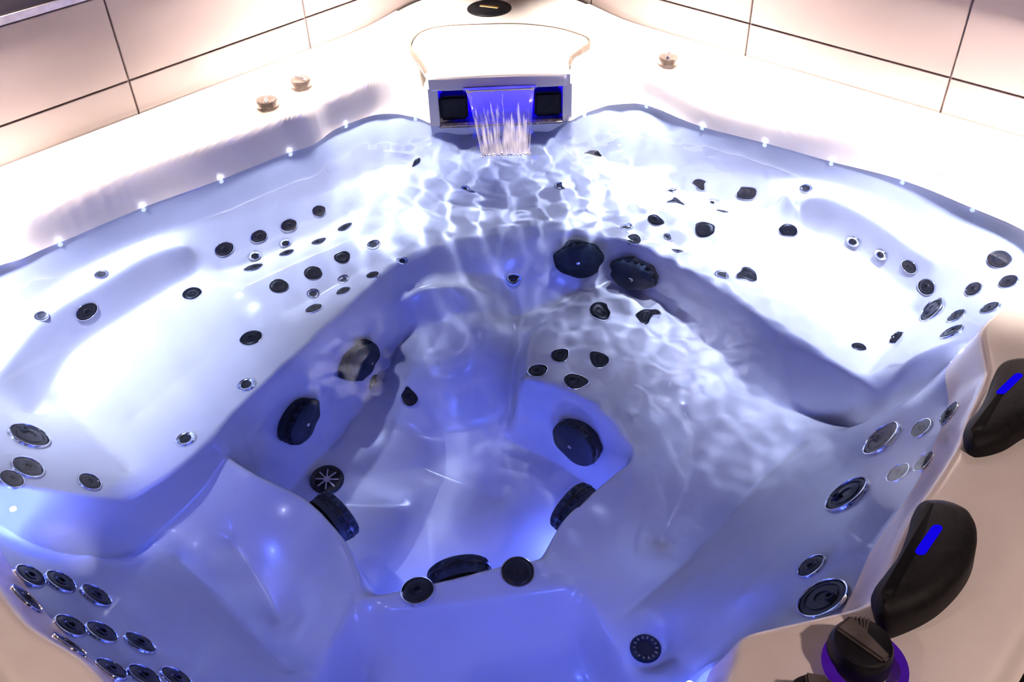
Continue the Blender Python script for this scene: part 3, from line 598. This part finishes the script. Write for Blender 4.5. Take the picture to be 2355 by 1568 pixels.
# rubber gasket in the gap round the cap
P_ = catmull([(-0.2256, 0.6122, 0), (-0.2123, 0.5271, 0), (-0.1761, 0.4843, 0), (-0.113, 0.4673, 0), (-0.0543, 0.4667, 0), (0.0757, 0.4737, 0), (0.1802, 0.5119, 0), (0.2402, 0.5613, 0), (0.2737, 0.6131, 0), (0.2476, 0.6697, 0), (0.2128, 0.7264, 0), (0.204, 0.79, 0), (0.204, 0.82, 0), (0.195, 0.83, 0), (0.02, 0.83, 0), (-0.162, 0.83, 0), (-0.171, 0.82, 0), (-0.176, 0.78, 0), (-0.1988, 0.6942, 0)], True, .01)[:,:2]
t_ = np.roll(P_,-1,0)-np.roll(P_,1,0); t_ /= np.linalg.norm(t_,axis=1)[:,None]; n2 = np.stack([t_[:,1],-t_[:,0]],-1)
if np.sum(P_[:,0]*np.roll(P_[:,1],-1)-np.roll(P_[:,0],-1)*P_[:,1]) < 0: n2 = -n2
k_ = len(P_); keep = P_[:,1] < .80
V_ = [(*p,.0352) for p in P_]+[(*p,.0352) for p in P_+n2*.0055]+[(*p,.020) for p in P_+n2*.0055]
F_q = []
for i in range(k_):
    j = (i+1)%k_
    if keep[i] and keep[j]: F_q += [(i,j,k_+j,k_+i),(k_+i,k_+j,2*k_+j,2*k_+i)]
put('gasket', mesh_from('gasket', V_, F_q, False), M['gasket'], wf, MC)
# lower surround with a real cavity behind the falling water
bm = bmesh.new()
FN = .815
add_box(bm, (-.176,FN-.10,-.30), (-.150,FN,-.003)); add_box(bm, (.186,FN-.10,-.30), (.210,FN,-.003))
add_box(bm, (-.150,FN-.10,-.30), (.186,FN,-.118)); add_box(bm, (-.176,FN-.11,-.30), (.210,FN-.095,-.003))
fr = put('surround', bm_mesh('surround', bm), M['acrylic'], wf, MC); RECV.append(fr)
bm = bmesh.new(); add_box(bm, (-.152,FN-.012,-.1185), (.188,FN+.014,-.107)); bmesh.ops.bevel(bm, geom=list(bm.edges), offset=.004, segments=2, affect='EDGES'); RECV.append(put('sill', bm_mesh('sill', bm), M['acrylic'], wf, MC))
bm = bmesh.new(); add_box(bm, (-.150,FN-.0948,-.118), (.186,FN-.0915,-.004)); put('lit_backplate', bm_mesh('lit_backplate', bm), M['blueglow'], wf, MC)
bm = bmesh.new(); add_box(bm, (-.150,FN-.0915,-.012), (.186,FN-.004,-.005)); put('recess_lining', bm_mesh('recess_lining', bm), M['bluecase'], wf, MC)
for a,b in ((-.148,-.072),(.110,.184)):
    bm = bmesh.new(); add_box(bm, (a,FN-.06,-.104), (b,FN-.016,-.034))
    bmesh.ops.bevel(bm, geom=list(bm.edges), offset=.006, segments=2, affect='EDGES')
    put('side_baffle', bm_mesh('side_baffle', bm), M['black'], wf, MC)
# front skirt of the cap with the lit outlet slot
bm = bmesh.new()
FC = .830
add_box(bm, (-.171,FC-.02,.0), (-.095,FC,.030)); add_box(bm, (.132,FC-.02,.0), (.204,FC,.030))
add_box(bm, (-.095,FC-.02,.021), (.132,FC,.030)); add_box(bm, (-.095,FC-.02,.0), (.132,FC,.006))
RECV.append(put('front_skirt', bm_mesh('front_skirt', bm), M['acrylic'], wf, MC))
bm = bmesh.new(); add_box(bm, (-.084,FC-.018,.006), (.122,FC-.003,.021)); put('outlet_light', bm_mesh('outlet_light', bm), M['blueglow'], wf, MC)
bm = bmesh.new(); add_box(bm, (-.080,FC-.01,.001), (.113,FC+.020,.005)); RECV.append(put('spill_lip', bm_mesh('spill_lip', bm), M['bluecase'], wf, MC))
bl = bpy.data.lights.new('waterfall_led','AREA'); bl.shape='RECTANGLE'; bl.size=.28; bl.size_y=.05; bl.energy=.5; bl.color=(.02,.02,1.0)
lo = bpy.data.objects.new('waterfall_led', bl); COL.objects.link(lo)
lo.matrix_world = MC @ Matrix.Translation((.018,FN-.085,-.06)) @ Matrix.Rotation(math.radians(-90),4,'X')

# badge on the corner deck
BADGE_N = .33
bx = MC @ Matrix.Translation((-.002,BADGE_N,sample(HZ,BADGE_N*S2,BADGE_N*S2)))
b_ = put('badge', lathe('badge', [(.068,-.002),(.068,.003),(.064,.006),(0,.0065)], 40), M['black'], tub, bx)
bm = bmesh.new(); add_box(bm, (-.030,-.006,.006), (.030,.006,.0078), Matrix.Rotation(math.radians(24),4,'Z'))
bmesh.ops.bevel(bm, geom=[e for e in bm.edges], offset=.0007, segments=1, affect='EDGES')
tag(put('badge_mark', bm_mesh('badge_mark', bm), M['gold'], b_, bx), label='gold slanted mark'); tag(b_, label='black oval badge on the corner deck')

# ---- rim controls
base_k = lathe('air_knob', [(.034,-.004),(.034,.004),(.031,.008),(.030,.010),(.029,.020),(.026,.024),(.020,.025),(0,.0255)], 32)
grip_k = None
bm = bmesh.new(); add_box(bm, (-.022,-.005,.022), (.022,.005,.032)); bmesh.ops.bevel(bm, geom=list(bm.edges), offset=.003, segments=2, affect='EDGES'); grip_k = bm_mesh('grip', bm)
for i,(x,y,a) in enumerate(((.894,.154,.9),(1.029,.187,.2),(.137,.829,-.3))):
    mw = Matrix.Translation((x,y,sample(HZ,x,y)+.001)) @ Matrix.Rotation(a+.78,4,'Z')
    k = put('air_knob', base_k, M['bronze'], tub, mw); put('grip', grip_k, M['chrome'], k, mw)
def diverter(x,y,z,a,sc):
    mw = Matrix.Translation((x,y,z)) @ Matrix.Rotation(a,4,'Z') @ Matrix.Scale(sc,4)
    k = put('diverter_knob', lathe('diverter_knob', [(.039,-.01),(.039,.010),(.037,.018),(.034,.025),(.028,.027),(0,.027)], 40), M['black'], tub, mw)
    tag(k, label='black diverter knob with a violet glowing collar')
    put('glow_collar', lathe('glow_collar', [(.044,-.012),(.051,-.008),(.050,.0),(.044,.003),(.040,.002)], 40), M['violet'], k, Matrix.Translation((.006,.012,0)) @ mw)
    bm = bmesh.new()
    vs = add_box(bm, (-.032,-.012,.024), (.033,.012,.033))
    for v in vs:
        if v.co.x < 0: v.co.y *= 1.25
        else: v.co.y *= .55
    bmesh.ops.bevel(bm, geom=list(bm.edges), offset=.003, segments=2, affect='EDGES')
    put('handle', bm_mesh('handle', bm), M['knobtop'], k, mw)
    bm = bmesh.new()
    for q in range(7):
        add_box(bm, (-.033,-.0012,.025), (-.010,.0012,.0295), Matrix.Rotation(math.radians(-62+q*9),4,'Z'))
    put('ribs', bm_mesh('ribs', bm), M['knobtop'], k, mw)
M['knobtop'] = noisy(mat('grey_knob_grip', (.09,.08,.075), .35), 40, (.07,.06,.058), (.12,.105,.10))
diverter(1.492,2.082,.012,math.radians(79),1.0)
diverter(1.590,2.075,.006,math.radians(30),.9)

# ---- headrests
PN = Vector((-0.0403, -0.322, 0.9459)); PO = Vector((1.1, 2.05, 0.01))
PX = Vector((1,0,0)); PX = (PX-PN*PX.dot(PN)).normalized(); PY = PN.cross(PX)
MP = Matrix(((PX.x,PY.x,PN.x,PO.x),(PX.y,PY.y,PN.y,PO.y),(PX.z,PY.z,PN.z,PO.z),(0,0,0,1)))
def headrest(outline, strip):
    P = catmull(outline, True, .008)[:,:2]
    h = put('headrest', prism('headrest', P, [(.010,-.042),(.004,-.034),(0,-.006),(0,.0),(.003,.008),(.009,.014),(.017,.018),(.026,.020)], 60), M['foam'], tub, MP)
    (ax,ay),(bx_,by) = strip
    tag(h, label='black foam headrest with a blue light strip')
    L = math.hypot(bx_-ax,by-ay); a = math.atan2(by-ay,bx_-ax)
    cap = [(L/2-.009+.009*math.cos(q),.0075*math.sin(q)) for q in np.linspace(-math.pi/2,math.pi/2,9)]+[(-L/2+.009-.009*math.cos(q),-.0075*math.sin(q)) for q in np.linspace(-math.pi/2,math.pi/2,9)]
    put('light_strip', prism('light_strip', cap, [(0,.010),(0,.0195),(.002,.0212)]), M['pillowglow'], h, MP @ Matrix.Translation(((ax+bx_)/2,(ay+by)/2,0)) @ Matrix.Rotation(a,4,'Z'))
for o,s in [([(0.1157, -0.011, 0), (0.1008, 0.0188, 0), (0.1087, 0.0512, 0), (0.1487, 0.0759, 0), (0.2071, 0.0873, 0), (0.276, 0.0808, 0), (0.3203, 0.0626, 0), (0.347, 0.0424, 0), (0.3393, 0.0254, 0), (0.3156, 0.0115, 0), (0.2788, 0.0099, 0), (0.2401, 0.0091, 0), (0.1843, -0.0017, 0), (0.1414, -0.0131, 0)], ((0.2382, 0.0385), (0.169, 0.0359))), ([(-0.2299, -0.0504, 0), (-0.2634, -0.0568, 0), (-0.2893, -0.056, 0), (-0.3079, -0.0447, 0), (-0.3192, -0.022, 0), (-0.3068, 0.0186, 0), (-0.2481, 0.044, 0), (-0.1662, 0.0522, 0), (-0.1276, 0.0378, 0), (-0.0778, 0.0236, 0), (-0.0408, -0.0014, 0), (-0.0459, -0.0161, 0), (-0.0703, -0.0297, 0), (-0.0989, -0.0359, 0), (-0.1356, -0.0351, 0), (-0.1785, -0.0397, 0)], ((-0.1759, -0.0155), (-0.2495, -0.0098)))]: headrest(o,s)

# ================================================================ water
def water_mesh():
    K = GS
    mask = HZ < ZW+.004
    m = mask.copy()
    for _ in range(4):
        m[1:] |= m[:-1].copy(); m[:-1] |= m[1:].copy(); m[:,1:] |= m[:,:-1].copy(); m[:,:-1] |= m[:,1:].copy()
    g = np.arange(GN)*GS; X,Y = np.meshgrid(g,g,indexing='ij')
    rng = np.random.default_rng(7)
    H = np.zeros_like(X)
    def waves(n,kmin,kmax,slope,seed):
        r = np.random.default_rng(seed); A = np.zeros_like(X)
        for i in range(n):
            a = r.uniform(0,2*np.pi); k = np.exp(r.uniform(np.log(kmin),np.log(kmax)))
            wob = .25*np.sin(3.1*X*np.cos(a+1.3)+2.7*Y*np.sin(a+1.3)+r.uniform(0,6))
            A += slope/k*np.sin(k*(X*np.cos(a)+Y*np.sin(a)+wob*.25)+r.uniform(0,6.28))
        return A/np.sqrt(n/2)
    fx,fy = .70,.735
    df = np.hypot(X-fx,Y-fy)
    turb = np.exp(-(df/.30)**2) + .75*np.exp(-((X-.55)/.22)**2-((Y-1.05)/.25)**2) + .45*np.exp(-((X-.85)/.25)**2-((Y-1.5)/.25)**2) + .35*np.exp(-((X-1.15)/.2)**2-((Y-1.55)/.2)**2)
    turb += .55*np.exp(-((X-1.45)/.16)**2-((Y-1.1)/.16)**2)
    H += waves(26,16,60,.030,3)*(.18+turb*1.2)
    H += waves(34,60,190,.075,5)*turb
    H += .0022*np.exp(-df/.22)*np.sin(95*df)*np.clip(df/.08,0,1)
    Zw = ZW+np.clip(H,-.012,.012)
    idx = -np.ones((GN,GN),int); idx[m] = np.arange(m.sum())
    V = np.stack([X[m],Y[m],Zw[m]],-1)
    q = m[:-1,:-1]&m[1:,:-1]&m[1:,1:]&m[:-1,1:]
    F = np.stack([idx[:-1,:-1][q],idx[1:,:-1][q],idx[1:,1:][q],idx[:-1,1:][q]],-1)
    me = bpy.data.meshes.new('tub_water')
    me.vertices.add(len(V)); me.vertices.foreach_set('co', V.astype(np.float32).ravel())
    me.loops.add(F.size); me.loops.foreach_set('vertex_index', F.astype(np.int32).ravel())
    me.polygons.add(len(F)); me.polygons.foreach_set('loop_start', np.arange(0,F.size,4,dtype=np.int32))
    me.polygons.foreach_set('use_smooth', np.ones(len(F),dtype=bool))
    me.update(calc_edges=True); return me
wo = put('tub_water', water_mesh(), M['water'])
tag(wo, 'clear rippling blue lit water filling the hot tub', 'water', kind='stuff')
wo.cycles.is_caustics_caster = True
for o in RECV: o.cycles.is_caustics_receiver = True

# waterfall sheet, arcs from the outlet lip to the surface
def sheet():
    nu,nv = 60,40; V=[]; F=[]; UV=[]
    r = random.Random(4)
    ph = [(r.uniform(20,150), r.uniform(0,6), r.uniform(.3,1)) for _ in range(10)]
    def pt(u,v,side):
        e0,e1 = -.074+.036*v**.8, .108-.022*v**.8
        e = e0+(e1-e0)*u
        n = .845+.150*v**.75; z = .004-.118*v**1.25
        rip = sum(a*math.sin(k*(e+.02*math.sin(9*v+p))+p) for k,p,a in ph)/6*.0035*min(1,v*2.5)
        edge = .004*math.exp(-(min(u,1-u)/.035)**2)
        th = .0012+edge
        return Vector((e, n+rip+side*th*.8, z+rip*.3+side*th*.6))
    for s in (1,-1):
        for i in range(nv+1):
            for j in range(nu+1): V.append(MC @ pt(j/nu,i/nv,s)); UV.append((j/nu,i/nv))
    N = (nv+1)*(nu+1); W_ = nu+1
    for i in range(nv):
        for j in range(nu):
            a=i*W_+j; F.append((a,a+1,a+W_+1,a+W_)); F.append((N+a,N+a+W_,N+a+W_+1,N+a+1))
    for i in range(nv):
        a=i*W_; F.append((a,a+W_,N+a+W_,N+a)); a=i*W_+nu; F.append((a,N+a,N+a+W_,a+W_))
    me = mesh_from('waterfall', V, F)
    uv = me.uv_layers.new(name='UVMap')
    for lp in me.loops: uv.data[lp.index].uv = UV[lp.vertex_index]
    return me
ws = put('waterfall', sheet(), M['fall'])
tag(ws, 'clear sheet of water spilling from the blue lit outlet', 'water', kind='stuff')
# foam beads where the surround meets the water
def foam():
    r = random.Random(11); bm = bmesh.new()
    for k in range(260):
        if k < 150:
            e = r.uniform(-.145,.185)
            if -.03 < e < .085: continue
            p = MC @ Vector((e, FN+r.gauss(.004,.003), ZW+r.uniform(-.002,.003))); s = r.uniform(.0012,.0036)
        else:
            p = MC @ Vector((r.uniform(-.04,.09), .99+r.gauss(0,.010), ZW+r.uniform(-.002,.004))); s = r.uniform(.0010,.0030)
        bmesh.ops.create_icosphere(bm, subdivisions=1, radius=s, matrix=Matrix.Translation(p))
    return bm_mesh('foam', bm, True)
fo = put('foam', foam(), M['bubble'])
tag(fo, 'thin line of white foam beads under the waterfall outlet', 'foam', kind='stuff')
